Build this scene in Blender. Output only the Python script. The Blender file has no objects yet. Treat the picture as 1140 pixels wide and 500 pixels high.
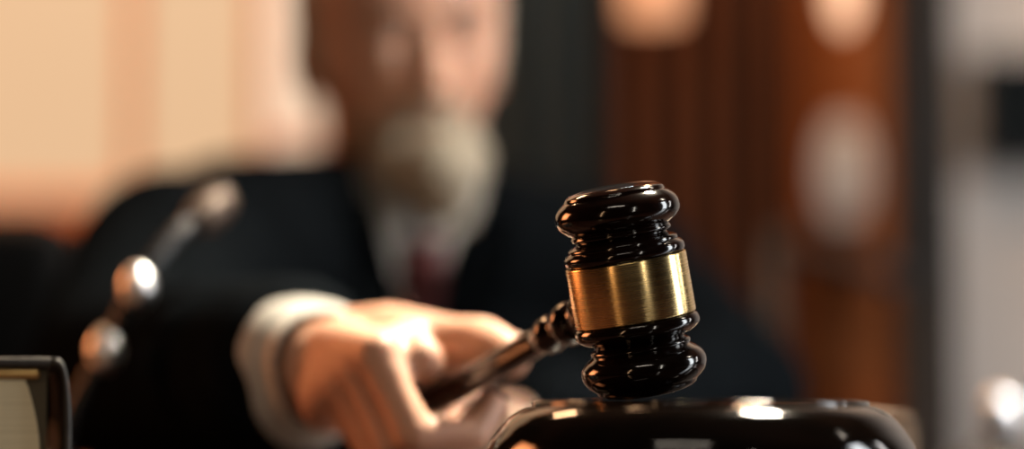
import bpy, bmesh, math, random
from mathutils import Vector, Matrix, Quaternion, noise
from mathutils.bvhtree import BVHTree
random.seed(4)
C = bpy.context.scene.collection
F = 85/36*1140
CAMZ = 0.803
HOR = 452.0
PITCH = math.atan((HOR-250)/F)
DESK = 0.752
V = Vector

def at(px, py, Y):
    """the place in the room that the photograph shows at a pixel, Y metres in front of the lens"""
    v = V(((px-570)/F, 1.0, (250-py)/F))
    v = Matrix.Rotation(PITCH, 3, 'X') @ v
    v *= Y/v.y
    return V((v.x, v.y, v.z+CAMZ))

# ------------------------------------------------------------------ materials
def mat(name, col, rough=.5, metal=0., coat=0., spec=.5, **k):
    m = bpy.data.materials.new(name); m.use_nodes = True
    b = m.node_tree.nodes['Principled BSDF']
    b.inputs['Base Color'].default_value = (*col, 1)
    b.inputs['Roughness'].default_value = rough
    b.inputs['Metallic'].default_value = metal
    b.inputs['Coat Weight'].default_value = coat
    b.inputs['Coat Roughness'].default_value = k.get('coat_rough', .05)
    b.inputs['Specular IOR Level'].default_value = spec
    if 'sheen' in k: b.inputs['Sheen Weight'].default_value = k['sheen']
    if 'emit' in k:
        b.inputs['Emission Color'].default_value = (*k['emit'], 1)
        b.inputs['Emission Strength'].default_value = k.get('power', 1)
    return m

def noisy(m, c1, c2, scale=(1, 1, 1), nscale=5, detail=6, dist=0., bump=0., coords='Object'):
    nt = m.node_tree; N = nt.nodes; L = nt.links
    b = N['Principled BSDF']
    tc = N.new('ShaderNodeTexCoord'); mp = N.new('ShaderNodeMapping')
    mp.inputs['Scale'].default_value = scale
    nz = N.new('ShaderNodeTexNoise'); nz.inputs['Scale'].default_value = nscale
    nz.inputs['Detail'].default_value = detail; nz.inputs['Distortion'].default_value = dist
    cr = N.new('ShaderNodeValToRGB')
    cr.color_ramp.elements[0].position = .3; cr.color_ramp.elements[1].position = .7
    cr.color_ramp.elements[0].color = (*c1, 1); cr.color_ramp.elements[1].color = (*c2, 1)
    L.new(tc.outputs[coords], mp.inputs['Vector']); L.new(mp.outputs[0], nz.inputs['Vector'])
    L.new(nz.outputs['Fac'], cr.inputs[0]); L.new(cr.outputs[0], b.inputs['Base Color'])
    if bump:
        bp = N.new('ShaderNodeBump'); bp.inputs['Strength'].default_value = bump
        bp.inputs['Distance'].default_value = .001
        L.new(nz.outputs['Fac'], bp.inputs['Height']); L.new(bp.outputs[0], b.inputs['Normal'])
    return m

LACQ = noisy(mat('lacquered_mahogany', (.012, .006, .005), .3, coat=1., coat_rough=.10, spec=0.),
             (.002, .0012, .001), (.008, .003, .002), (1, 1, .12), 90, 5, .6)
LACQH = noisy(mat('lacquered_handle', (.03, .008, .005), .3, coat=1., coat_rough=.08, spec=0.),
             (.002, .001, .001), (.009, .003, .002), (1, 1, .1), 90, 5, .6)
BLOCKM = noisy(mat('lacquered_block', (.012, .006, .005), .3, coat=1., coat_rough=.08, spec=0.),
             (.002, .0014, .001), (.006, .003, .002), (.15, 1, 1), 60, 5, .6)
BRASS = mat('brushed_brass', (.80, .585, .27), .24, metal=1.)
def brass_nodes():
    nt = BRASS.node_tree; N = nt.nodes; L = nt.links; b = N['Principled BSDF']
    b.inputs['Anisotropic'].default_value = .85; b.inputs['Anisotropic Rotation'].default_value = .25
    tg = N.new('ShaderNodeTangent'); tg.direction_type = 'RADIAL'; tg.axis = 'Z'
    L.new(tg.outputs[0], b.inputs['Tangent'])
    tc = N.new('ShaderNodeTexCoord'); mp = N.new('ShaderNodeMapping'); mp.inputs['Scale'].default_value = (12, 12, 1600)
    nz = N.new('ShaderNodeTexNoise'); nz.inputs['Scale'].default_value = 1.6; nz.inputs['Detail'].default_value = 3
    mr = N.new('ShaderNodeMapRange'); mr.inputs['To Min'].default_value = .2; mr.inputs['To Max'].default_value = .33
    L.new(tc.outputs['Object'], mp.inputs[0]); L.new(mp.outputs[0], nz.inputs['Vector'])
    L.new(nz.outputs['Fac'], mr.inputs[0]); L.new(mr.outputs[0], b.inputs['Roughness'])
    bp = N.new('ShaderNodeBump'); bp.inputs['Strength'].default_value = .12; bp.inputs['Distance'].default_value = .0002
    L.new(nz.outputs['Fac'], bp.inputs['Height']); L.new(bp.outputs[0], b.inputs['Normal'])
brass_nodes()
SKIN = noisy(mat('skin', (.62, .36, .25), .48, spec=.4), (.46, .235, .155), (.58, .33, .225), (1, 1, 1), 22, 4)
SKIN.node_tree.nodes['Principled BSDF'].inputs['Subsurface Weight'].default_value = .12
SKIN.node_tree.nodes['Principled BSDF'].inputs['Subsurface Scale'].default_value = .01
BEARD = noisy(mat('grey_beard', (.5, .46, .38), .8), (.22, .19, .14), (.36, .315, .24), (1, 1, .3), 120, 4, .5, .6)
HAIRM = noisy(mat('grey_hair', (.3, .26, .2), .75), (.2, .17, .13), (.4, .36, .3), (1, 1, .3), 120, 4, .5, .6)
BROW = mat('dark_brow', (.06, .05, .04), .8)
ROBE = noisy(mat('black_robe', (.004, .005, .006), .95, spec=0.), (.0028, .0036, .0044), (.005, .0062, .0075), (1, 1, 1), 60)
SHIRT = noisy(mat('white_shirt', (.5, .5, .46), .8), (.36, .355, .325), (.42, .415, .385), (1, 1, 1), 40)
TIE = noisy(mat('dark_red_tie', (.09, .012, .016), .5, sheen=.3), (.07, .01, .013), (.12, .018, .02), (1, 1, 1), 200)
EYEW = mat('eye_white', (.6, .57, .52), .2); IRIS = mat('iris', (.03, .02, .015), .15)
BUTTON = mat('pearl_button', (.6, .6, .58), .2)
LEATHER = noisy(mat('black_leather', (.010, .011, .012), .6, spec=.08), (.004, .0048, .0055), (.007, .008, .009), (1, 1, 1), 90, 6, 0, .4)
DESKM = noisy(mat('dark_desk_wood', (.03, .012, .008), .3, coat=.3), (.02, .008, .006), (.05, .02, .012), (.2, 2, 2), 8, 6, .8)
CHROME = mat('polished_steel', (.85, .86, .87), .30, metal=1.)
STEEL = noisy(mat('satin_steel', (.3, .31, .32), .4, metal=1.), (.030, .032, .035), (.05, .053, .056), (1, 1, 1), 40)
FOAM = noisy(mat('bronze_mesh', (.1, .06, .04), .5, metal=.5), (.03, .018, .013), (.05, .03, .02), (1, 1, 1), 300)
PAGES = noisy(mat('page_edges', (.62, .60, .44), .85), (.56, .53, .36), (.76, .73, .53), (.3, 1, 60), 12, 3)
COVER = noisy(mat('book_cloth', (.02, .018, .016), .5), (.014, .013, .012), (.028, .024, .02), (1, 1, 1), 150, 4, 0, .3)
GILT = mat('gold_headband', (.5, .32, .12), .35, metal=.8)
OLIVE = mat('olive_lining', (.07, .06, .035), .8)
PAPER = noisy(mat('paper_stack', (.66, .55, .43), .85), (.46, .38, .30), (.56, .48, .39), (.3, .3, 60), 12, 3)
GLASS = mat('clear_glass', (.95, .97, .97), .02); GLASS.node_tree.nodes['Principled BSDF'].inputs['Transmission Weight'].default_value = 1
BLACKP = noisy(mat('black_plastic', (.012, .013, .014), .35), (.010, .011, .012), (.015, .016, .018), (1, 1, 1), 60)
SCREEN = mat('dark_screen', (.006, .009, .011), .12)
WOODO = noisy(mat('orange_oak', (.22, .08, .03), .6, spec=.12), (.26, .075, .020), (.40, .125, .038), (4, 4, .35), 6, 6, .7)
WOODB = noisy(mat('brown_slats', (.11, .04, .018), .7, spec=.1), (.085, .024, .008), (.15, .046, .016), (6, 6, .3), 6, 6, .6)
WOODK = noisy(mat('black_gap', (.01, .008, .007), .7), (.008, .007, .006), (.013, .010, .009), (1, 1, 1), 20)
DARKW = noisy(mat('dark_green_cloth', (.02, .022, .02), .9), (.05, .06, .056), (.09, .10, .094), (1, 1, .2), 10)
WALLW = noisy(mat('warm_plaster', (.60, .57, .54), .85), (.56, .53, .50), (.64, .61, .58), (1, 1, 1), 3)
WALLD = noisy(mat('dark_plaster', (.014, .014, .014), .9, spec=.1), (.010, .011, .011), (.016, .017, .017), (1, 1, 1), 3)
FLOORM = noisy(mat('floor_boards', (.03, .018, .01), .5), (.022, .012, .007), (.04, .022, .012), (.4, 5, 1), 3, 6, .5)
CEILM = noisy(mat('ceiling_paint', (.04, .04, .04), .9), (.035, .035, .034), (.045, .045, .043), (1, 1, 1), 3)
PANE = mat('sunlit_frosted_pane', (.08, .07, .06), .6, emit=(.70, .45, .255), power=1.)
PANE2 = mat('sunlit_clear_pane', (.08, .07, .06), .6, emit=(.98, .72, .51), power=1.)
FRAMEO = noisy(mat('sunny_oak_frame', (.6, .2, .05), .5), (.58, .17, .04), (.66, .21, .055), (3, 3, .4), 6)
SHADE = mat('lit_peach_shade', (.2, .15, .1), .6, emit=(1., .42, .20), power=1.05)
BULBG = mat('lit_globe', (.2, .18, .15), .4, emit=(1., .55, .32), power=1.6)
SCONCE = mat('frosted_sconce_glass', (.3, .28, .26), .6, emit=(.9, .66, .52), power=.30)

# ------------------------------------------------------------------ mesh helpers
def link(name, bm, m, parent=None, smooth=True, world=None):
    me = bpy.data.meshes.new(name)
    if isinstance(bm, bmesh.types.BMesh):
        bmesh.ops.recalc_face_normals(bm, faces=bm.faces)
        bm.to_mesh(me); bm.free()
    if smooth:
        for p in me.polygons: p.use_smooth = True
    o = bpy.data.objects.new(name, me); C.objects.link(o)
    for mm in (m if isinstance(m, (list, tuple)) else [m]): me.materials.append(mm)
    if parent: o.parent = parent
    return o

def root(name, loc=(0, 0, 0), rot=None):
    o = bpy.data.objects.new(name, None); C.objects.link(o); o.location = loc
    o.empty_display_size = .05
    if rot is not None:
        o.rotation_mode = 'QUATERNION'; o.rotation_quaternion = rot
    return o

def tag(o, label, cat, group=None):
    o['label'] = label; o['category'] = cat
    if group: o['group'] = group
    return o
def struct(o): o['kind'] = 'structure'; return o

def smooth_profile(pts, n=8):
    """Catmull-Rom through (r,z) pairs"""
    out = []
    P = [pts[0]]+list(pts)+[pts[-1]]
    for i in range(1, len(P)-2):
        p0, p1, p2, p3 = P[i-1], P[i], P[i+1], P[i+2]
        for k in range(n):
            t = k/n
            out.append(tuple(.5*(2*p1[j]+(-p0[j]+p2[j])*t+(2*p0[j]-5*p1[j]+4*p2[j]-p3[j])*t*t+(-p0[j]+3*p1[j]-3*p2[j]+p3[j])*t**3) for j in (0, 1)))
    out.append(tuple(pts[-1]))
    return [(max(r, 0), z) for r, z in out]

def lathe(bm, prof, seg=96, M=None):
    rings = []
    for r, z in prof:
        if r < 1e-6: rings.append([bm.verts.new((0, 0, z))])
        else: rings.append([bm.verts.new((r*math.cos(2*math.pi*i/seg), r*math.sin(2*math.pi*i/seg), z)) for i in range(seg)])
    for a, b in zip(rings, rings[1:]):
        for i in range(seg):
            j = (i+1) % seg
            if len(a) == 1 and len(b) == 1: continue
            if len(a) == 1: f = (a[0], b[i], b[j])
            elif len(b) == 1: f = (a[i], b[0], a[j])
            else: f = (a[i], b[i], b[j], a[j])
            try: bm.faces.new(f)
            except ValueError: pass
    if M is not None:
        vs = [v for r in rings for v in r]
        bmesh.ops.transform(bm, matrix=M, verts=vs)
    return bm

def box(bm, lo, hi, bev=0., seg=3):
    t = bmesh.new()
    bmesh.ops.create_cube(t, size=1)
    lo, hi = V(lo), V(hi)
    bmesh.ops.scale(t, vec=hi-lo, verts=t.verts); bmesh.ops.translate(t, vec=(lo+hi)/2, verts=t.verts)
    if bev: bmesh.ops.bevel(t, geom=t.edges[:], offset=bev, segments=seg, profile=.5, affect='EDGES')
    me = bpy.data.meshes.new('tmp'); t.to_mesh(me); t.free(); bm.from_mesh(me); bpy.data.meshes.remove(me)
    return bm

def ball(bm, c, r, s=(1, 1, 1), u=24, v=16):
    ret = bmesh.ops.create_uvsphere(bm, u_segments=u, v_segments=v, radius=1)
    vs = ret['verts']
    r3 = V((r*s[0], r*s[1], r*s[2]))
    for q in vs: q.co = V((q.co.x*r3.x, q.co.y*r3.y, q.co.z*r3.z))+V(c)
    return vs

def frust(bm, a, b, ra, rb, seg=20, caps=True):
    a, b = V(a), V(b); d = b-a
    if d.length < 1e-6: return
    q = d.to_track_quat('Z', 'Y').to_matrix()
    A = [bm.verts.new(a+q @ V((ra*math.cos(2*math.pi*i/seg), ra*math.sin(2*math.pi*i/seg), 0))) for i in range(seg)]
    B = [bm.verts.new(b+q @ V((rb*math.cos(2*math.pi*i/seg), rb*math.sin(2*math.pi*i/seg), 0))) for i in range(seg)]
    for i in range(seg):
        j = (i+1) % seg; bm.faces.new((A[i], A[j], B[j], B[i]))
    if caps: bm.faces.new(A[::-1]); bm.faces.new(B)

def limb(bm, pts, rad, seg=20):
    for p, r in zip(pts, rad): ball(bm, p, r, u=seg, v=12)
    for i in range(len(pts)-1): frust(bm, pts[i], pts[i+1], rad[i], rad[i+1], seg)

def tube(bm, pts, r, seg=16):
    """one swept tube along points"""
    rings = []; n = len(pts); pts = [V(p) for p in pts]
    up = V((0, 0, 1))
    for i, p in enumerate(pts):
        d = (pts[min(i+1, n-1)]-pts[max(i-1, 0)]).normalized()
        x = d.cross(up)
        if x.length < .1: x = d.cross(V((1, 0, 0)))
        x.normalize(); y = d.cross(x).normalized()
        rr = r[i] if isinstance(r, (list, tuple)) else r
        rings.append([bm.verts.new(p+rr*(x*math.cos(2*math.pi*k/seg)+y*math.sin(2*math.pi*k/seg))) for k in range(seg)])
    for a, b in zip(rings, rings[1:]):
        for k in range(seg):
            j = (k+1) % seg; bm.faces.new((a[k], a[j], b[j], b[k]))
    bm.faces.new(rings[0][::-1]); bm.faces.new(rings[-1])

def remeshed(bm, voxel, smooth=6):
    """union of overlapping closed pieces as one continuous surface -> mesh datablock"""
    me = bpy.data.meshes.new('tmp'); bmesh.ops.recalc_face_normals(bm, faces=bm.faces); bm.to_mesh(me); bm.free()
    o = bpy.data.objects.new('tmp', me); C.objects.link(o)
    r = o.modifiers.new('r', 'REMESH'); r.mode = 'VOXEL'; r.voxel_size = voxel; r.use_smooth_shade = True
    if smooth:
        s = o.modifiers.new('s', 'SMOOTH'); s.factor = .5; s.iterations = smooth
    dg = bpy.context.evaluated_depsgraph_get()
    out = bpy.data.meshes.new_from_object(o.evaluated_get(dg))
    bpy.data.objects.remove(o); bpy.data.meshes.remove(me)
    for p in out.polygons: p.use_smooth = True
    return out

def link_mesh(name, me, m, parent=None):
    me.materials.clear(); me.materials.append(m); me.name = name
    o = bpy.data.objects.new(name, me); C.objects.link(o)
    if parent: o.parent = parent
    return o

# ------------------------------------------------------------------ camera
cam = bpy.data.objects.new('camera', bpy.data.cameras.new('camera')); C.objects.link(cam)
cam.location = (0, 0, CAMZ); cam.rotation_euler = (math.pi/2+PITCH, 0, 0)
cam.data.lens = 85; cam.data.sensor_width = 36; cam.data.sensor_fit = 'HORIZONTAL'
cam.data.clip_start = .05
cam.data.dof.use_dof = True; cam.data.dof.focus_distance = 1.015
cam.data.dof.aperture_fstop = 1.9
cam.data.dof.aperture_ratio = 1.25
bpy.context.scene.camera = cam

# ------------------------------------------------------------------ gavel
S = 1.03/F
H = at(702, 322.5, 1.03)
lean_cam, lean_left = math.radians(6.3), math.radians(10)
axis = V((-math.sin(lean_left), -math.tan(lean_cam), math.cos(lean_left))).normalized()
P = at(515, 428, 1.17)
hd = (P-H).normalized()            # handle direction, head -> hand
gavel = root('gavel', H)
gq = axis.to_track_quat('Z', 'Y')
def part(name, prof, m, q, parent=gavel, seg=128, loc=(0, 0, 0)):
    o = link(name, lathe(bmesh.new(), prof, seg), m, parent)
    o.rotation_mode = 'QUATERNION'; o.rotation_quaternion = q; o.location = loc
    return o
px = lambda L: [(r*S, z*S) for r, z in L]
# z up along the axis; measured in photo pixels then scaled
body_prof = px([(50, -60)]) + smooth_profile(px([(50, -59.5), (53, -56.5), (62, -53), (69, -47.5), (70.5, -42), (68.5, -36.5), (65, -33.8)]), 6) + \
    px([(64.5, 33.8)]) + smooth_profile(px([(64.5, 34), (67, 36), (68, 40), (67, 44.5), (63.5, 48), (61.5, 49.5)]), 6) + \
    smooth_profile(px([(62, 50), (61, 53), (57, 55.5), (52, 57.5), (50, 60)]), 6)
part('head_body', px([(0, -60)])+body_prof+px([(0, 60)]), LACQ, gq)
def cap_prof(s):
    L = [(49, 57), (50.5, 59), (54.5, 61), (56.5, 63.5), (55.5, 66.0), (55, 67.2), (58, 69.5), (64, 74), (68.8, 80), (70.3, 86), (69.3, 92.5),
         (66, 98.5), (61, 103.5), (57.5, 106)]
    L2 = [(57.3, 106.2), (56.2, 107.8), (55.6, 109), (54, 111), (47, 114.3), (34, 117), (18, 118.3), (0, 118.7)]
    p = [(0, 56), (49, 56)]+smooth_profile(L, 6)+smooth_profile(L2, 6)
    return [(r*S, z*S*s) for r, z in p]
part('end_cap', cap_prof(1), LACQ, gq)
part('end_cap', cap_prof(-1.012), LACQ, gq)
band = part('brass_band', px([(65.3, -33.6), (67.2, -33.6), (67.9, -33.0), (68.1, -32.2), (68.1, 32.2), (67.9, 33.0), (67.2, 33.6), (65.3, 33.6)]), BRASS, gq, seg=160)
band['label'] = 'brushed gold band around the middle of the head'
hq = hd.to_track_quat('Z', 'Y')
HL = .262
hp = smooth_profile([(0, .020), (.0105, .020), (.0108, .0265), (.0108, .036), (.0092, .040), (.0066, .043), (.0066, .047), (.0088, .050), (.0098, .054), (.0088, .058),
     (.0066, .061), (.0060, .065), (.0074, .068), (.0084, .0715), (.0080, .076), (.0068, .080), (.0064, .086), (.0066, .10), (.0070, .13), (.0074, .17), (.0084, .22), (.0100, .245), (.0092, .257), (.005, .262), (0, HL)], 6)
part('handle', hp, LACQH, hq)
tag(gavel, 'dark lacquered wooden judge gavel with gold band, raised over the round block', 'gavel')

# ------------------------------------------------------------------ sound block
BX = at(779, 450, .99)
block = root('sound_block', (BX.x, .99, DESK))
ppm = .99/F
ztop = CAMZ+(HOR-446.6)/F*.99-DESK
bp = [(0, ztop), (183*ppm, ztop), (185.5*ppm, ztop-.0004), (186.5*ppm, ztop-.0012), (186.5*ppm, ztop-.0022), (185*ppm, ztop-.0028)]
sh = [(187, 452.3), (195, 454.2), (208, 461.5), (217, 470), (225, 480), (233, 492), (238, 505), (239.5, 520)]
bp += smooth_profile([(r*ppm, ztop-(y-446.6)*ppm) for r, y in sh], 6)
r9, z9 = bp[-1]
bp += smooth_profile([(r9, z9), (r9-.001, z9-.004), (r9-.005, z9-.0075), (r9-.009, z9-.009), (r9-.0095, z9-.0105)], 5)
disc = link('striking_disc', lathe(bmesh.new(), bp+[(0, bp[-1][1])], 160), BLOCKM, block)
zb = bp[-1][1]
link('base', lathe(bmesh.new(), [(0, zb-.0002)]+smooth_profile([(r9-.010, zb-.0002), (r9-.010, zb-.002), (r9-.004, zb-.004), (r9+.002, zb-.008), (r9+.0035, zb-.012)], 5)+[(r9+.003, .0), (0, .0)], 160), BLOCKM, block)
tag(block, 'round black lacquered sound block on the desk beneath the gavel head', 'sound block')

# ------------------------------------------------------------------ desk
bm = bmesh.new(); box(bm, (-1.5, .72, DESK-.035), (1.5, 1.86, DESK), .006)
desk = root('judge_desk', (0, 1.3, 0))
def under(o, p):
    o.parent = p; o.matrix_parent_inverse = Matrix.Translation(-V(p.location)); return o
under(link('desk_top', bm, DESKM, None, False), desk)
bm = bmesh.new(); box(bm, (-1.45, .78, 0.0), (1.45, .81, DESK-.036), .002)
for i in range(5):
    x = -1.38+i*.56
    box(bm, (x, .768, .12), (x+.5, .781, .62), .006)
under(link('front_panel', bm, DESKM, None, False), desk)
for s in (-1, 1):
    bm = bmesh.new(); box(bm, (s*1.44-.015, .812, 0.0), (s*1.44+.015, 1.82, DESK-.036), .002)
    under(link('side_panel', bm, DESKM, None, False), desk)
tag(desk, 'long dark wooden bench desk the judge leans on', 'desk')

# ------------------------------------------------------------------ person
person_pts = {}
shR = at(193, 300, 1.78); elR = V((-.252, 1.56, .822)); wrR = at(368, 412, 1.255)
shL = V((.085, 2.00, .895)); elL = V((.170, 1.88, .812)); wrL = V((.015, 1.74, .790))
neckB = V((-.087, 1.96, .955))
HC = at(449, 48, 1.92)           # head centre at eye level
Rh = Matrix.Rotation(math.radians(16), 4, 'Z') @ Matrix.Rotation(math.radians(5), 4, 'Y').inverted() @ Matrix.Rotation(math.radians(7), 4, 'X')
MH = Matrix.Translation(HC) @ Rh @ Matrix.Scale(.985, 4)

def g(x, s): return math.exp(-(x*x)/(2*s*s))
def head_shape(d, grow=0.):
    """d = unit direction, face towards -Y; returns local point"""
    x, y, z = d
    rx, ry, rz = .0775, .098, .118
    p = V((x*rx, y*ry, z*rz))
    # taper towards the chin, fuller cranium behind
    if p.z < 0:
        t = -p.z/rz
        p.x *= 1-.42*t*t; p.y = p.y*(1-.10*t)+(-.012*t if y < 0 else -.045*t*t)
    else:
        t = min(1, p.z/rz); q = math.sin(math.pi*t**1.3)
        p.x *= 1+.13*q; p.y *= 1+.07*q; p.y += .008*t
    if y < 0:
        fr = max(0, -y)
        X, Z = p.x, p.z
        # flatten face plane
        p.y += .012*g(X, .05)*g(Z+.02, .05)
        # brow
        p.y -= .007*g(Z-.020, .008)*g(abs(X)-.028, .020)*fr
        # eye sockets
        p.y += .013*g(Z-.001, .010)*g(abs(X)-.031, .013)*fr
        # nose
        if -.052 < Z < .012:
            tt = (.012-Z)/.064
            p.y -= (.004+.026*tt**.9)*g(X, .0065+.0045*tt)*fr*(1 if Z > -.040 else max(0, 1-(-.040-Z)/.009))
            p.y -= .008*g(Z+.038, .006)*g(abs(X)-.012, .005)
        # cheeks
        p.y -= .006*g(Z+.030, .018)*g(abs(X)-.043, .015)*fr
        # mouth
        p.y -= .005*g(Z+.062, .007)*g(X, .018)*fr
        p.y += .005*g(Z+.0665, .0020)*g(X, .020)*fr
        p.y -= .0065*g(Z+.074, .006)*g(X, .016)*fr
        p.y += .004*g(Z+.085, .005)*g(X, .02)*fr
        # chin
        p.y -= .010*g(Z+.103, .013)*g(X, .020)*fr
    return p

def head_mesh(bm, M, test=None, grow=0.):
    n_u, n_v = 160, 128
    grid = []
    for j in range(n_v+1):
        th = math.pi*j/n_v; row = []
        for i in range(n_u):
            ph = 2*math.pi*i/n_u
            d = V((math.sin(th)*math.cos(ph), math.sin(th)*math.sin(ph), math.cos(th)))
            p = head_shape(d)
            if grow: p = p+grow(p, d)*d if callable(grow) else p+grow*d
            row.append(bm.verts.new(M @ p))
        grid.append(row)
    for j in range(n_v):
        for i in range(n_u):
            k = (i+1) % n_u
            bm.faces.new((grid[j][i], grid[j+1][i], grid[j+1][k], grid[j][k]))
    bmesh.ops.remove_doubles(bm, verts=grid[0]+grid[-1], dist=1e-6)

# hand frame on the handle
u_r = (V((1, 0, 0))-hd*hd.x).normalized()
u_u = (V((0, 0, 1))-hd*hd.z); u_u = (u_u-u_r*u_u.dot(u_r)).normalized()
def hs(s, r, u): return H+hd*s+u_r*(r*.001)+u_u*(u*.001)

def grip_hand(bm):
    ss = [.170, .190, .209, .226]
    rr = [(.0100, .0092, .0086, .0074), (.0100, .0093, .0086, .0075), (.0096, .0088, .0081, .0071), (.0088, .0078, .0073, .0063)]
    sc = [1., 1.06, 1.0, .86]
    for i, s in enumerate(ss):
        k = sc[i]
        mcp = hs(s+.006, -39, 13-i*1.5); pip = hs(s-.003, -23*k, -27*k); dip = hs(s-.004, 7*k, -24*k); tip = hs(s-.002, 19*k, -7*k)
        limb(bm, [mcp, mcp.lerp(pip, .5), pip, pip.lerp(dip, .5), dip, dip.lerp(tip, .5), tip],
             [rr[i][0]*1.08, rr[i][0]*.95, rr[i][1]*1.05, rr[i][1]*.94, rr[i][2], rr[i][2]*.97, rr[i][3]], 16)
        base = wrR.lerp(mcp, .12)+u_u*(.012-.010*i)*.9
        limb(bm, [base, base.lerp(mcp, .55)-u_r*.003, mcp], [.0165, .0145, .0118], 16)
        # palm side flesh
        q = mcp+u_r*.022
        limb(bm, [base+u_r*.010, q], [.016, .0125], 16)
    # thumb: metacarpal along the top, proximal, distal lying over the handle
    cmc = wrR+u_u*.014+u_r*.012
    mc = hs(.208, 0, 33); ip = hs(.180, 18, 27); tp = hs(.157, 23, 15)
    limb(bm, [cmc, cmc.lerp(mc, .5)+u_u*.003, mc, mc.lerp(ip, .5), ip, ip.lerp(tp, .55), tp], [.020, .0185, .0165, .0140, .0142, .0130, .0105], 18)
    # web between thumb and first finger
    m0 = hs(.176, -37, 13)
    limb(bm, [m0, hs(.196, -20, 24), mc], [.0105, .0135, .0135], 16)
    limb(bm, [wrR, hs(.21, -22, 10)], [.024, .018], 18)
    return [hs(ss[i]-.002, 19*sc[i], -7*sc[i]) for i in range(4)], tp

def flat_hand(bm, w, fwd, side):
    """relaxed left hand on the desk, fingers slightly curled; side points to the thumb"""
    up = V((0, 0, 1))
    L = [.074, .080, .074, .058]; off = [.027, .009, -.009, -.026]
    for i in range(4):
        m = w+fwd*(.088-.004*abs(i-1))+side*off[i]+up*.004
        a = m+fwd*L[i]*.46+up*.004; b = a+fwd*L[i]*.30-up*.008; c = b+fwd*L[i]*.22-up*.008
        limb(bm, [m, a, b, c], [.0105, .0092, .0082, .0070], 14)
        limb(bm, [w+side*off[i]*.5, m], [.016, .0115], 14)
    cm = w+fwd*.02+side*.022; mm = cm+fwd*.038+side*.022-up*.003; tp = mm+fwd*.030+side*.008-up*.004
    limb(bm, [cm, mm, mm.lerp(tp, .6), tp], [.016, .0125, .0108, .0085], 14)

bm = bmesh.new()
head_mesh(bm, MH)
# ears
for s in (-1, 1):
    c0 = V((s*.078, .012, -.012))
    e = bmesh.new()
    bmesh.ops.create_uvsphere(e, u_segments=24, v_segments=16, radius=1)
    for v in e.verts:
        q = v.co.copy(); dish = .5*g(q.y, .5)*g(q.z, .55) if q.x*s > 0 else 0
        v.co = V((q.x*.009*(1-dish), q.y*.018*(1-.25*max(0, -q.z)), q.z*.033))
    bmesh.ops.rotate(e, matrix=Matrix.Rotation(s*math.radians(-22), 3, 'Z'), verts=e.verts)
    bmesh.ops.translate(e, vec=c0, verts=e.verts); bmesh.ops.transform(e, matrix=MH, verts=e.verts)
    me = bpy.data.meshes.new('t'); e.to_mesh(me); e.free(); bm.from_mesh(me); bpy.data.meshes.remove(me)
neckT = MH @ V((0, .022, -.07))
for s in (-1, 1):
    ball(bm, MH @ V((s*.031, -.0715, .005)), .0136); ball(bm, MH @ V((s*.031, -.0715, -.011)), .0126)
limb(bm, [neckT, neckT.lerp(neckB, .6), neckB], [.056, .055, .065], 28)
chest = V((-.085, 2.02, .80)); waist = V((-.075, 2.10, .62)); pelvis = V((-.07, 2.16, .50))
limb(bm, [neckB, chest, waist, pelvis], [.07, .115, .125, .13], 28)
limb(bm, [shR+V((.04, .06, -.005)), neckB+V((0, .03, -.06)), shL], [.055, .085, .055], 24)
limb(bm, [chest+V((-.07, -.01, 0)), chest+V((.07, 0, 0))], [.105, .105], 24)
limb(bm, [shR+V((.04, .06, -.005)), shR, elR, wrR.lerp(elR, .6), wrR.lerp(elR, .08), wrR], [.055, .052, .043, .040, .028, .027], 24)
limb(bm, [shL, elL, elL.lerp(wrL, .4), wrL], [.052, .042, .038, .027], 24)
for s in (-1, 1):
    limb(bm, [pelvis+V((s*.08, 0, 0)), V((-.07+s*.11, 1.76, .52)), V((-.07+s*.12, 1.72, .10))], [.09, .068, .045], 20)
    limb(bm, [V((-.07+s*.12, 1.72, .06)), V((-.07+s*.13, 1.60, .035))], [.04, .03], 16)
tips, ttip = grip_hand(bm)
flat_hand(bm, wrL, V((-.95, -.30, 0)).normalized(), V((-.30, .95, 0)).normalized())
body_me = remeshed(bm, .0027, 5)
person = link_mesh('person', body_me, SKIN)
tag(person, 'bearded judge in black robe and dark red tie gripping the gavel handle', 'person')

# eyes
for s in (-1, 1):
    b_ = bmesh.new(); ball(b_, MH @ V((s*.031, -.0722, -.001)), .0116)
    e = link('eye', b_, EYEW, person)
    b_ = bmesh.new(); ball(b_, MH @ V((s*.031+.001, -.0788, -.003)), .0053)
    link('iris', b_, IRIS, e)
    # brow hair
    b_ = bmesh.new()
    limb(b_, [MH @ V((s*.014, -.0955, .020)), MH @ V((s*.031, -.0935, .0255)), MH @ V((s*.048, -.080, .019))], [.0035, .0042, .0025], 10)
    link_mesh('eyebrow', remeshed(b_, .0015, 2), BROW, person)

# beard: a shell that thickens over the jaw, chin and moustache
def beard_thick(p, d):
    x, y, z = p
    t = -.006
    if y < .035:
        low = 1/(1+math.exp((z+.066-max(0, abs(x)-.045)*1.2)/.006))        # below the cheek line, higher at the sides
        back = 1/(1+math.exp((y-.012)/.008))
        t += low*back*(.004+.006*g(x, .045)+.014*g(z+.112, .03)*g(x, .04)+.004*noise.noise(V((x, y, z))*90))
        if y < 0:
            m = g(z+.057, .007)*g(x, .026)
            t += .009*m
            t -= .012*g(z+.0665, .003)*g(x, .015)
    return t
bm = bmesh.new(); head_mesh(bm, MH, grow=beard_thick)
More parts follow.
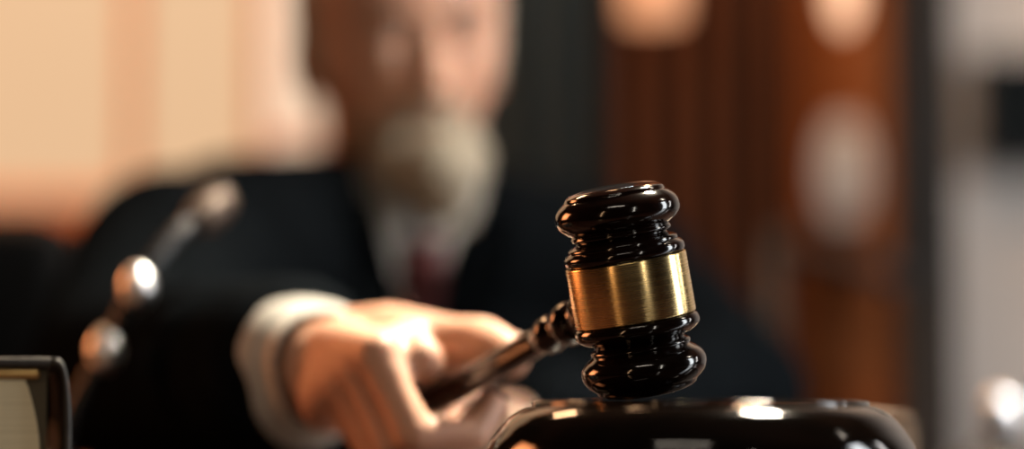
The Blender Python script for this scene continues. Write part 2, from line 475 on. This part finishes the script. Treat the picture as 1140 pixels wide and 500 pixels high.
# chin tuft
t_ = bm
limb(t_, [MH @ V((0, -.098, -.100)), MH @ V((0, -.090, -.122))], [.032, .023], 20)
limb(t_, [MH @ V((-.023, -.072, -.094)), MH @ V((-.008, -.084, -.116))], [.025, .018], 20)
limb(t_, [MH @ V((.023, -.072, -.094)), MH @ V((.008, -.084, -.116))], [.025, .018], 20)
beard = link_mesh('beard', remeshed(t_, .0025, 14), BEARD, person)

# short hair round the sides and the back
def hair_thick(p, d):
    x, y, z = p
    side = 1/(1+math.exp(-(y+.022)/.005))
    crown = 1/(1+math.exp((z-.070)/.008))
    low = 1/(1+math.exp(-(z+.045)/.008))
    return -.006+side*crown*low*.013
bm = bmesh.new(); head_mesh(bm, MH, grow=hair_thick)
link('hair', bm, HAIRM, person)

# nails on the gripping hand
b_ = bmesh.new()

# shirt + robe shells
def torso_shell(e, arms=True):
    b = bmesh.new()
    limb(b, [neckB+V((0, 0, -.03)), chest, waist, pelvis], [.066+e, .122+e, .128+e, .128+e], 32)
    limb(b, [shR+V((.04, .06, .012)), neckB+V((0, .03, -.038)), shL], [.060+e, .080+e, .060+e], 24)
    limb(b, [chest+V((-.075, -.01, 0)), chest+V((.075, 0, 0))], [.115+e, .115+e], 24)
    return b
b = torso_shell(.008)
# collar stand round the neck
shirt_me = remeshed(b, .004, 6)
shirt = link_mesh('shirt', shirt_me, SHIRT, person)

b = torso_shell(.016)
limb(b, [shR+V((.04, .06, -.005)), shR, elR, elR.lerp(wrR, .45), elR.lerp(wrR, .84)], [.072, .072, .056, .051, .048], 28)
limb(b, [shL, elL, elL.lerp(wrL, .93)], [.070, .056, .038], 28)
for s in (-1, 1):
    limb(b, [pelvis+V((s*.08, 0, 0)), V((-.07+s*.11, 1.78, .52))], [.115, .09], 24)
frust(b, V((-.07, 1.80, .54)), V((-.07, 1.74, .16)), .17, .24, 32)
robe_me = remeshed(b, .004, 8)
# open the V at the chest
tb = bmesh.new(); tb.from_mesh(robe_me)
vc = V((at(466, 300, 1.85).x, 0, 0)).x
topz, botz = 1.03, .80
dele = []
for f in tb.faces:
    c = f.calc_center_median()
    if c.y < 1.99 and c.z > botz:
        w = .042*(c.z-botz)/(.95-botz)
        if abs(c.x-vc) < w: dele.append(f)
    elif c.z > .985 and (V((c.x, c.y))-V((neckB.x, neckB.y))).length < .09: dele.append(f)
bmesh.ops.delete(tb, geom=dele, context='FACES')
bmesh.ops.solidify(tb, geom=tb.faces[:], thickness=-.004)
for f in tb.faces: f.smooth = True
tb.to_mesh(robe_me); tb.free()
robe = link_mesh('robe', robe_me, ROBE, person)

dg = bpy.context.evaluated_depsgraph_get()
bv_shirt = BVHTree.FromPolygons([v.co for v in shirt_me.vertices], [p.vertices for p in shirt_me.polygons])
bv_robe = BVHTree.FromPolygons([v.co for v in robe_me.vertices], [p.vertices for p in robe_me.polygons])
def front(bv, x, z, off):
    h = bv.ray_cast(V((x, 1.3, z)), V((0, 1, 0)))
    return (h[0].y if h[0] is not None else 1.9)-off
# tie
b = bmesh.new()
zs = [.912-.012*i for i in range(24)]
ws = [.017, .019, .016]+[.013+.0011*i for i in range(21)]
tx = lambda z: vc+.002
rows = []
for z, w in zip(zs, ws):
    y = min(front(bv_shirt, tx(z), z, .008), front(bv_shirt, tx(z)+w, z, .006), front(bv_shirt, tx(z)-w, z, .006))
    rows.append([b.verts.new((tx(z)+w*k/4, y-.003*(1-(k/4)**2), z)) for k in range(-4, 5)])
for a, c in zip(rows, rows[1:]):
    for k in range(8): b.faces.new((a[k], a[k+1], c[k+1], c[k]))
bmesh.ops.solidify(b, geom=b.faces[:], thickness=.003)
tie = link('tie', b, TIE, person)
b = bmesh.new()
ky = min(front(bv_shirt, vc, .912, .012), 1.9)
kp = V((vc+.002, ky, .916))
lathe(b, smooth_profile([(0, .016), (.014, .016), (.019, .012), (.018, 0), (.014, -.012), (.010, -.016), (0, -.016)], 4), 24, Matrix.Translation(kp) @ Matrix.Diagonal((1, .6, 1, 1)))
link('tie_knot', b, TIE, tie)
# collar wings
b = bmesh.new()
for s in (-1, 1):
    pts = []
    for k in range(13):
        a = math.radians(8+k*13)*s
        R_ = .066
        top = V((neckB.x+math.sin(a)*R_, neckB.y-.004-math.cos(a)*R_, .985-.004*k*.0+.010*(1-math.cos(a))))
        dz = .040 if k > 2 else (.058, .055, .047)[k]
        bot = V((neckB.x+math.sin(a)*(R_+.012), neckB.y-.004-math.cos(a)*(R_+.014), top.z-dz))
        pts.append((b.verts.new(top), b.verts.new(bot)))
    for p, q in zip(pts, pts[1:]): b.faces.new((p[0], q[0], q[1], p[1]))
bmesh.ops.solidify(b, geom=b.faces[:], thickness=.0025)
link('collar', b, SHIRT, shirt)
# lapels following the V
for s in (-1, 1):
    b = bmesh.new(); rows = []
    for i in range(22):
        z = .962-i*(.962-botz)/21
        w = .042*(z-botz)/(.95-botz)
        lw = .010+.032*math.sin(math.pi*min(1, (i+4)/25))
        r_ = []
        for k in range(6):
            x = vc+s*(w-.011+(lw+.008)*k/5)
            xx = vc+s*max(w+.012, w-.003+lw*k/5)
            r_.append(b.verts.new((x, front(bv_robe, xx, z, .005+.004*(1-abs(k/2.5-1))), z)))
        rows.append(r_)
    ys = [v.co.y for r_ in rows for v in r_]; med = sorted(ys)[len(ys)//2]
    for r_ in rows:
        for v in r_: v.co.y = max(min(v.co.y, med+.06), med-.08)
    for _ in range(6):
        for k in range(6):
            yy = [r_[k].co.y for r_ in rows]
            for i in range(1, len(rows)-1): rows[i][k].co.y = (yy[i-1]+yy[i]+yy[i+1])/3
        for r_ in rows:
            for k in range(1, 6): r_[k].co.y = .5*r_[k].co.y+.5*r_[k-1].co.y
    for a, c in zip(rows, rows[1:]):
        for k in range(5): b.faces.new((a[k], a[k+1], c[k+1], c[k]))
    bmesh.ops.solidify(b, geom=b.faces[:], thickness=.003)
    link('lapel', b, ROBE, robe)

# shirt cuffs (flaring sleeves with a folded edge)
def cuff(w, e, r, name='cuff', L=.085, fwd=.008):
    d = (w-e).normalized(); q = d.to_track_quat('Z', 'Y')
    prof = smooth_profile([(r*.9, -L), (r*1.02, -L*.75), (r*1.0, -L*.45), (r*.86, -L*.18), (r*.76, -.004), (r*.74, fwd-.002), (r*.72, fwd), (r*.70, fwd-.002), (r*.70, -.01), (r*.80, -L*.6)], 5)
    b = bmesh.new(); lathe(b, prof, 64)
    for v in b.verts:
        a = math.atan2(v.co.y, v.co.x); v.co.x *= 1+.03*math.sin(3*a+.6)+.012*math.sin(7*a); v.co.y *= 1+.03*math.sin(3*a+.6)
    o = link(name, b, SHIRT, person)
    o.rotation_mode = 'QUATERNION'; o.rotation_quaternion = q; o.location = w
    return o
cR = cuff(wrR+V((-.004, .006, .0)), elR, .044, L=.062)
cL = cuff(wrL+(elL-wrL)*.02, elL, .034, L=.04)
# thumb and finger nails
NAIL = mat('fingernail', (.70, .46, .37), .25)
def nail(p, dirv, nrm, r=.0052):
    b = bmesh.new(); ball(b, (0, 0, 0), r, (1, 1.25, .28), 16, 10)
    z = nrm.normalized(); y = (dirv-z*dirv.dot(z)).normalized(); x = y.cross(z)
    M = Matrix((x, y, z)).transposed().to_4x4(); M.translation = p
    bmesh.ops.transform(b, matrix=M, verts=b.verts); link('fingernail', b, NAIL, person)
nail(hs(.161, 23, 16)+(u_r*.6+u_u*.8)*.0106, -hd, u_r*.6+u_u*.8, .006)
for i, t_p in enumerate(tips): nail(t_p+u_r*.0062-u_u*.001, u_u, u_r, .0045)

# ------------------------------------------------------------------ chairs
def chair(name, x, y, ztop, w, label):
    r = root(name, (x, y, 0))
    b = bmesh.new(); box(b, (-w/2, -.05, .37), (w/2, .06, ztop), .045, 5)
    for v in b.verts:
        v.co.y += .05*(v.co.x/(w/2))**2*-1+.02*math.cos(v.co.z*9)
        if v.co.z > ztop-.05: v.co.z -= .035*(v.co.x/(w/2))**2
    link('backrest', b, LEATHER, r)
    b = bmesh.new(); box(b, (-w/2, -.56, .275), (w/2, -.04, .355), .035, 5); link('seat', b, LEATHER, r)
    for s in (-1, 1):
        b = bmesh.new()
        tube(b, [(s*w*.50, -.02, .60), (s*w*.51, -.25, .63), (s*w*.51, -.42, .62), (s*w*.50, -.46, .57), (s*w*.48, -.44, .33)], .018)
        link('armrest', b, BLACKP, r)
    b = bmesh.new(); tube(b, [(0, -.28, .29), (0, -.28, .10)], .03); link('column', b, STEEL, r)
    b = bmesh.new()
    for k in range(5):
        a = 2*math.pi*k/5+.3
        tube(b, [(0, -.28, .10), (.30*math.cos(a), -.28+.30*math.sin(a), .06)], [.024, .016])
        ball(b, (.30*math.cos(a), -.28+.30*math.sin(a), .03), .03)
    link('wheel_base', b, BLACKP, r)
    tag(r, label, 'chair')
    return r
c = at(50, 237, 2.30)
chair('leather_chair', -.70, 2.32, c.z+.026, .60, 'empty black leather chair left of the judge, its top edge against the bright windows')
chair('leather_chair', -.08, 2.46, .93, .46, 'black leather chair the judge sits in, hidden behind his robe')

# ------------------------------------------------------------------ law book (left front)
Yb = 1.08
b0 = at(0, 398, Yb); b1 = at(74, 500, Yb)
zt = b0.z; xr = b1.x; Wd, Dp = .11, .135
th = zt-DESK
book = root('law_book', (xr-Wd/2, Yb, DESK))
hx = Wd/2
b = bmesh.new(); box(b, (-hx, 0, th-.0042), (hx-.006, Dp, th), .0014); link('cover_board', b, COVER, book)
b = bmesh.new(); box(b, (-hx, 0, 0), (hx-.006, Dp, .0042), .0014); link('cover_board', b, COVER, book)
# rounded spine
b = bmesh.new(); rows = []
for k in range(17):
    a = -math.pi/2+math.pi*k/16
    ca, sa = math.cos(a), math.sin(a)
    xo = hx-.007+.009*abs(ca)**.55; zo = th/2+sa*th/2
    xi = xo-.0032*max(.25, abs(ca)); zi = th/2+sa*(th/2-.0032)
    rows.append((xo, zo, xi, zi))
vr = []
for y in (0, Dp): vr.append([(b.verts.new((r[0], y, r[1])), b.verts.new((r[2], y, r[3]))) for r in rows])
for k in range(16):
    A, B = vr[0], vr[1]
    b.faces.new((A[k][0], A[k+1][0], B[k+1][0], B[k][0])); b.faces.new((A[k][1], B[k][1], B[k+1][1], A[k+1][1]))
    b.faces.new((A[k][0], A[k][1], A[k+1][1], A[k+1][0])); b.faces.new((B[k][0], B[k+1][0], B[k+1][1], B[k][1]))
for k in (0, 16): b.faces.new((vr[0][k][0], vr[1][k][0], vr[1][k][1], vr[0][k][1]))
link('spine', b, COVER, book)
# page block with a bowed back edge
b = bmesh.new(); nz = 24; A = []; B = []
for k in range(nz+1):
    z = .0046+(th-.0052-.0095)*k/nz; t = k/nz
    x1 = hx-.0195+.010*math.sin(math.pi*min(1, (1-t)*1.0+.02))**.6*(.55+.45*(1-t))
    A.append((b.verts.new((-hx+.008, .004, z)), b.verts.new((x1, .004, z)), b.verts.new((x1, Dp-.004, z)), b.verts.new((-hx+.008, Dp-.004, z))))
for p, q in zip(A, A[1:]):
    for i in range(4):
        j = (i+1) % 4; b.faces.new((p[i], p[j], q[j], q[i]))
b.faces.new(A[0][::-1]); b.faces.new(A[-1])
link('page_block', b, PAGES, book, False)
b = bmesh.new(); box(b, (-hx+.01, .003, th-.0095), (hx-.012, .008, th-.0048), .0015); link('gilt_band', b, GILT, book)['label'] = 'tan gold strip under the top cover'
b = bmesh.new(); box(b, (hx-.020, .006, .0046), (hx-.0085, Dp-.006, th-.0048), .001); link('lining', b, OLIVE, book)
ba = math.radians(12); book.rotation_euler = (0, 0, ba)
book.location = (xr-math.cos(ba)*hx, Yb-math.sin(ba)*hx, DESK)
tag(book, 'thick dark closed law book with cream pages lying on the desk', 'book')

# ------------------------------------------------------------------ paper stack behind the block
p0 = at(528, 467, 1.40); p1 = at(1018, 467, 1.40)
b = bmesh.new(); z = DESK; hgt = p0.z-DESK; n = 26
for i in range(n):
    dx, dy = random.uniform(-.0015, .0015), random.uniform(-.002, .002)
    box(b, (p0.x+dx, 1.40+dy, z+hgt*i/n), (p1.x+dx, 1.54+dy, z+hgt*(i+1)/n-.00012))
papers = link('paper_stack', b, PAPER, None, False)
tag(papers, 'thick stack of cream papers lying on the desk behind the sound block', 'papers')

# ------------------------------------------------------------------ microphone
Ym = 1.35
mc0 = at(84, 468, Ym+.0); m1 = at(117, 390, Ym); m2 = at(153, 320, Ym); m3 = at(196, 262, Ym+.02); m4 = at(226, 240, Ym+.04)
mic = root('desk_microphone', (mc0.x-.012, Ym, DESK))
ML = lambda p: V(p)-V(mic.location)
b = bmesh.new(); lathe(b, smooth_profile([(0, 0), (.03, 0), (.031, .004), (.028, .010), (.018, .016), (.010, .022), (0, .022)], 4), 48)
link('base', b, BLACKP, mic)
b = bmesh.new()
ctrl = [V((0, 0, .01)), ML(mc0)-V((.004, 0, .0)), ML(m1), ML(m2), ML(m3), ML(m4)]
pts = []
for i in range(len(ctrl)-1):
    p0_, p1_, p2_, p3_ = ctrl[max(i-1, 0)], ctrl[i], ctrl[i+1], ctrl[min(i+2, len(ctrl)-1)]
    for k in range(16):
        t = k/16
        pts.append(.5*(2*p1_+(p2_-p0_)*t+(2*p0_-5*p1_+4*p2_-p3_)*t*t+(-p0_+3*p1_-3*p2_+p3_)*t**3))
pts.append(ctrl[-1])
tube(b, pts, [.0048+.0006*math.sin(i*2.2) for i in range(len(pts))], 16)
link('gooseneck', b, STEEL, mic)
for p in (m1, m2):
    b = bmesh.new(); ball(b, (0, 0, 0), .0100, (1, 1, 1.2), 32, 20)
    o = link('joint_ball', b, CHROME, mic); o.location = ML(p)
b = bmesh.new()
dm = (m4-m3).normalized()
lathe(b, smooth_profile([(0, -.012), (.006, -.012), (.010, -.004), (.011, .012), (.009, .022), (.004, .027), (0, .028)], 5), 32, Matrix.Translation(ML(m4)) @ dm.to_track_quat('Z', 'Y').to_matrix().to_4x4())
link('microphone_head', b, FOAM, mic)
tag(mic, 'slender desk microphone with two shiny joints in front of the black sleeve', 'microphone')

# ------------------------------------------------------------------ glass ball paperweight, right
g0 = at(1113, 462, 1.72)
gb = root('desk_ornament', (g0.x, g0.y, DESK))
b = bmesh.new(); ball(b, (0, 0, 0), .0145, (1, 1, 1.2), u=48, v=32); o = link('polished_ball', b, CHROME, gb); o.location = (0, 0, g0.z-DESK)
zz = g0.z-DESK-.0165
b = bmesh.new(); lathe(b, smooth_profile([(0, 0), (.046, 0), (.048, .004), (.040, .012), (.022, zz*.7), (.012, zz), (0, zz)], 5), 64)
link('black_base', b, BLACKP, gb)
tag(gb, 'shiny metal ball on a low black base at the right end of the desk', 'ornament')

# ------------------------------------------------------------------ the room
T0 = 0
def slab(name, lo, hi, m, bev=0):
    b = bmesh.new(); box(b, lo, hi, bev); return struct(link(name, b, m, None, False))
slab('floor', (-3.2, -3.2, -.1), (3.2, 5.2, 0), FLOORM)
slab('ceiling', (-3.2, -3.2, 3.2), (3.2, 5.2, 3.3), CEILM)
slab('wall_left', (-3.3, -3.2, 0), (-3.2, 5.2, 3.2), WALLD)
slab('wall_right', (3.2, -3.2, 0), (3.3, 5.2, 3.2), WALLD)
slab('wall_front', (-3.2, -3.3, 0), (3.2, -3.2, 3.2), WALLD)
slab('wall_back', (-3.2, 5.0, 0), (3.2, 5.1, 3.2), WALLD)

# bright windows with oak frames on a wooden wall, behind the judge's shoulder
Yw = 4.2
sill = at(0, 218, Yw).z
def window(n, pa, pb, pane, lowpy=218):
    xa, xb = at(pa, 0, Yw).x, at(pb, 0, Yw).x
    zl = at(0, lowpy, Yw).z
    w = struct(root('window_%d' % n, ((xa+xb)/2, Yw, zl)))
    hw = (xb-xa)/2; hh = 2.75-zl; t = .010
    b = bmesh.new()
    box(b, (-hw, -.03, -.03), (hw, .03, 0), .004); box(b, (-hw, -.03, hh), (hw, .03, hh+.03), .004)
    box(b, (-hw, -.03, -.03), (-hw+t, .03, hh+.03), .004); box(b, (hw-t, -.03, -.03), (hw, .03, hh+.03), .004)
    box(b, (-hw, -.02, hh*.5-.012), (hw, .02, hh*.5+.012), .004)
    link('window_frame', b, FRAMEO, w, False)
    b = bmesh.new(); box(b, (-hw+t, .0, 0), (hw-t, .008, hh)); link('pane', b, pane, w, False)
window(1, -620, -150, PANE); window(2, -150, 150, PANE); window(3, 150, 290, PANE); window(4, 291, 362, PANE2, 162)
wx0, wx1 = at(-900, 0, Yw).x, at(364, 0, Yw).x
slab('wall_oak', (-3.2, Yw-.04, 0), (wx1, Yw+.04, sill-.032), FRAMEO)
slab('trim_1', (-3.2, Yw-.06, sill-.032), (wx1, Yw+.05, sill-.0305), FRAMEO)

# dark curtain between the windows and the slats
b = bmesh.new(); n = 260; xa, xb = at(372, 0, 3.9).x, at(720, 0, 3.9).x
A = []
for i in range(n+1):
    t = i/n; x = xa+(xb-xa)*t; y = 3.9+.03*math.sin(t*46)+.012*math.sin(t*101+1)
    A.append((b.verts.new((x, y, .02)), b.verts.new((x, y, 3.0))))
for p, q in zip(A, A[1:]): b.faces.new((p[0], q[0], q[1], p[1]))
bmesh.ops.solidify(b, geom=b.faces[:], thickness=.006)
cur = link('curtain', b, DARKW, None, False)
tag(cur, 'dark grey-green floor-length curtain hanging behind the judge', 'curtain')

# slatted timber wall
Ys = 3.0
xa, xb = at(690, 0, Ys).x, at(884, 0, Ys).x
b = bmesh.new(); box(b, (xa-.02, Ys+.03, 0), (xb, Ys+.08, 3.1)); bk = link('wall_slat_backing', b, WOODK, None, False); struct(bk)
b = bmesh.new(); pitch = 42/F*Ys; x = xa
while x < xb-.01:
    box(b, (x, Ys, 0), (x+pitch*.52, Ys+.031, 3.1), .002); x += pitch
struct(link('wall_slats', b, WOODB, None, False))
# oak panel door with rail
Yo = 3.06
xa2, xb2 = at(884, 0, Yo).x, at(1014, 0, Yo).x
door = struct(root('door_1', (xa2, Yo, 0)))
w_ = xb2-xa2
b = bmesh.new(); box(b, (0, .02, 0), (w_, .06, 3.1), .002); link('door_leaf', b, WOODO, door, False)
b = bmesh.new()
for (z0, z1) in ((.15, .80), (.92, 1.55), (1.67, 2.3)):
    box(b, (.03, .005, z0), (w_-.03, .021, z1), .008)
link('door_panels', b, WOODO, door, False)
# dark rail crossing in front
b = bmesh.new()
r0, r1 = at(862, 268, 2.75), at(1030, 316, 2.75)
tube(b, [r0, r1], .013, 16)
tube(b, [r0, V((r0.x, r0.y, 0))], .010); tube(b, [r1, V((r1.x, r1.y, 0))], .010)
rail = link('hand_rail', b, WOODK); tag(rail, 'dark sloping handrail in front of the orange wood door', 'handrail')
# dark post
Yp = 2.9
xa3, xb3 = at(1002, 0, Yp).x, at(1060, 0, Yp).x
slab('wall_post', (xa3, Yp, 0), (xb3, Yp+.09, 3.1), WOODK, .004)
# white wall with black screen
Yr = 3.3
xa4 = at(1040, 0, Yr).x
slab('wall_pale', (xa4, Yr, 0), (3.2, Yr+.08, 3.1), WALLW)
s0, s1 = at(1083, 62, Yr), at(1230, 190, Yr)
tv = root('wall_screen', ((s0.x+s1.x)/2, Yr-.03, (s0.z+s1.z)/2))
hw, hh = (s1.x-s0.x)/2, (s0.z-s1.z)/2
b = bmesh.new(); box(b, (-hw, -.012, -hh), (hw, .028, hh), .006); link('housing', b, BLACKP, tv, False)
b = bmesh.new(); box(b, (-hw+.008, -.0135, -hh+.008), (hw-.008, -.0118, hh-.008)); link('screen', b, SCREEN, tv, False)
tag(tv, 'black screen mounted on the pale wall at the right', 'screen')

# lamps
def pendant(name, px_, py_, Y, rb, rt, hgt, m, label):
    p = at(px_, py_, Y)
    r = root(name, p)
    b = bmesh.new(); lathe(b, [(0, hgt*.15), (rb*.93, .003), (rb*.96, 0), (rb, .002), (rt, hgt), (rt*.3, hgt+.004), (0, hgt+.004)], 48); link('lamp_shade', b, m, r)
    b = bmesh.new(); tube(b, [(0, 0, hgt), (0, 0, 3.19-p.z)], .004, 10); link('cord', b, BLACKP, r)
    tag(r, label, 'lamp'); return r
pendant('pendant_lamp', 728, 16, 2.85, .040, .034, .12, SHADE, 'lit peach pendant lamp hanging in front of the slatted wall')
pl = at(940, 22, 2.85)
r = root('globe_lamp', pl)
b = bmesh.new(); ball(b, (0, 0, .03), .021, (1, 1, 1.7), 32, 20); link('globe', b, BULBG, r)
b = bmesh.new(); tube(b, [(0, 0, .06), (0, 0, 3.19-pl.z)], .004, 10); link('cord', b, BLACKP, r)
tag(r, 'lit narrow globe lamp hanging in front of the orange wood door', 'lamp')
ps = at(940, 190, Yo-.03)
r = root('wall_sconce', ps)
b = bmesh.new(); lathe(b, smooth_profile([(0, -.062), (.022, -.058), (.034, -.03), (.037, 0), (.034, .03), (.022, .058), (0, .062)], 6), 48); link('glass_shade', b, SCONCE, r)
b = bmesh.new(); box(b, (-.015, .02, -.03), (.015, .056, .03), .004); link('bracket', b, STEEL, r)
tag(r, 'pale frosted oval wall light fixed to the orange wood door', 'lamp')

# ------------------------------------------------------------------ lights
def area(name, loc, target, size, power, col, sy=None, spread=None):
    l = bpy.data.lights.new(name, 'AREA'); l.shape = 'RECTANGLE'; l.size = size; l.size_y = sy or size
    l.energy = power; l.color = col
    if spread: l.spread = math.radians(spread)
    o = bpy.data.objects.new(name, l); C.objects.link(o); o.location = loc
    o.rotation_euler = (V(target)-V(loc)).to_track_quat('-Z', 'Y').to_euler(); return o
HH = tuple(H)
area('window_light_right', (2.2, 1.18, 1.45), HH, .38, 25, (.93, .97, 1.), 1.3)
area('window_light_front', (1.15, -1.25, 1.75), HH, .11, 6.5, (1., .92, .80), 1.4)
area('window_light_front_left', (-1.25, -.9, 1.5), HH, .09, 4.2, (1., .58, .30), 1.3)
area('window_glow_left', (-2.3, 2.3, 1.65), HH, .9, 2.1, (1., .32, .11), 1.0, 34)
area('desk_spot_light', (.42, 1.62, 2.0), (-.06, 1.21, .82), .16, 10.5, (1., .86, .66), .16, 58)
area('ceiling_light_judge', (1.25, 1.35, 1.95), tuple(HC), .2, 4.2, (1., .86, .72), .2, 70)
area('downlight_door', (.46, 2.65, 2.5), (.46, 3.06, 1.42), .15, 17, (1., .58, .30), .15)  # unseen local light added to brighten the door, no fixture behind it
area('downlight_slats', (-.15, 2.5, 2.5), (.22, 3.0, 1.2), .1, 2.0, (1., .58, .30), .15)  # added warm light for the slatted wall, not a lamp of the room
area('ceiling_strip_light', (-.25, -.1, 2.4), HH, .8, 3.6, (1., .86, .70), .06)
area('downlight_curtain', (.05, 3.1, 2.6), (.0, 3.9, 1.5), .15, 16, (.80, .94, 1.), .15)  # cool light added because the curtain rendered black, no real fitting
area('window_light_far_right', (2.2, 1.9, 1.5), (1.2, 3.3, 1.0), .4, 16, (1., .95, .92), 1.0)  # added area light that brightens the pale wall, no window stands here
area('ornament_light', (1.2, 1.2, 1.9), tuple(g0), .16, 1.1, (.9, .97, 1.), .16, 40)
area('wash_oak', (-1., 3.3, 2.9), (-1., 4.2, .9), .5, 60, (1., .55, .28), .5)

w = bpy.data.worlds.new('world'); bpy.context.scene.world = w; w.use_nodes = True
w.node_tree.nodes['Background'].inputs[0].default_value = (.02, .025, .03, 1)
sc = bpy.context.scene
sc.view_settings.view_transform = 'Standard'; sc.view_settings.look = 'None'
sc.view_settings.exposure = 0; sc.view_settings.gamma = 1; sc.view_settings.use_curve_mapping = False
sc.cycles.max_bounces = 8; sc.cycles.use_denoising = True
sc.cycles.sample_clamp_indirect = 4
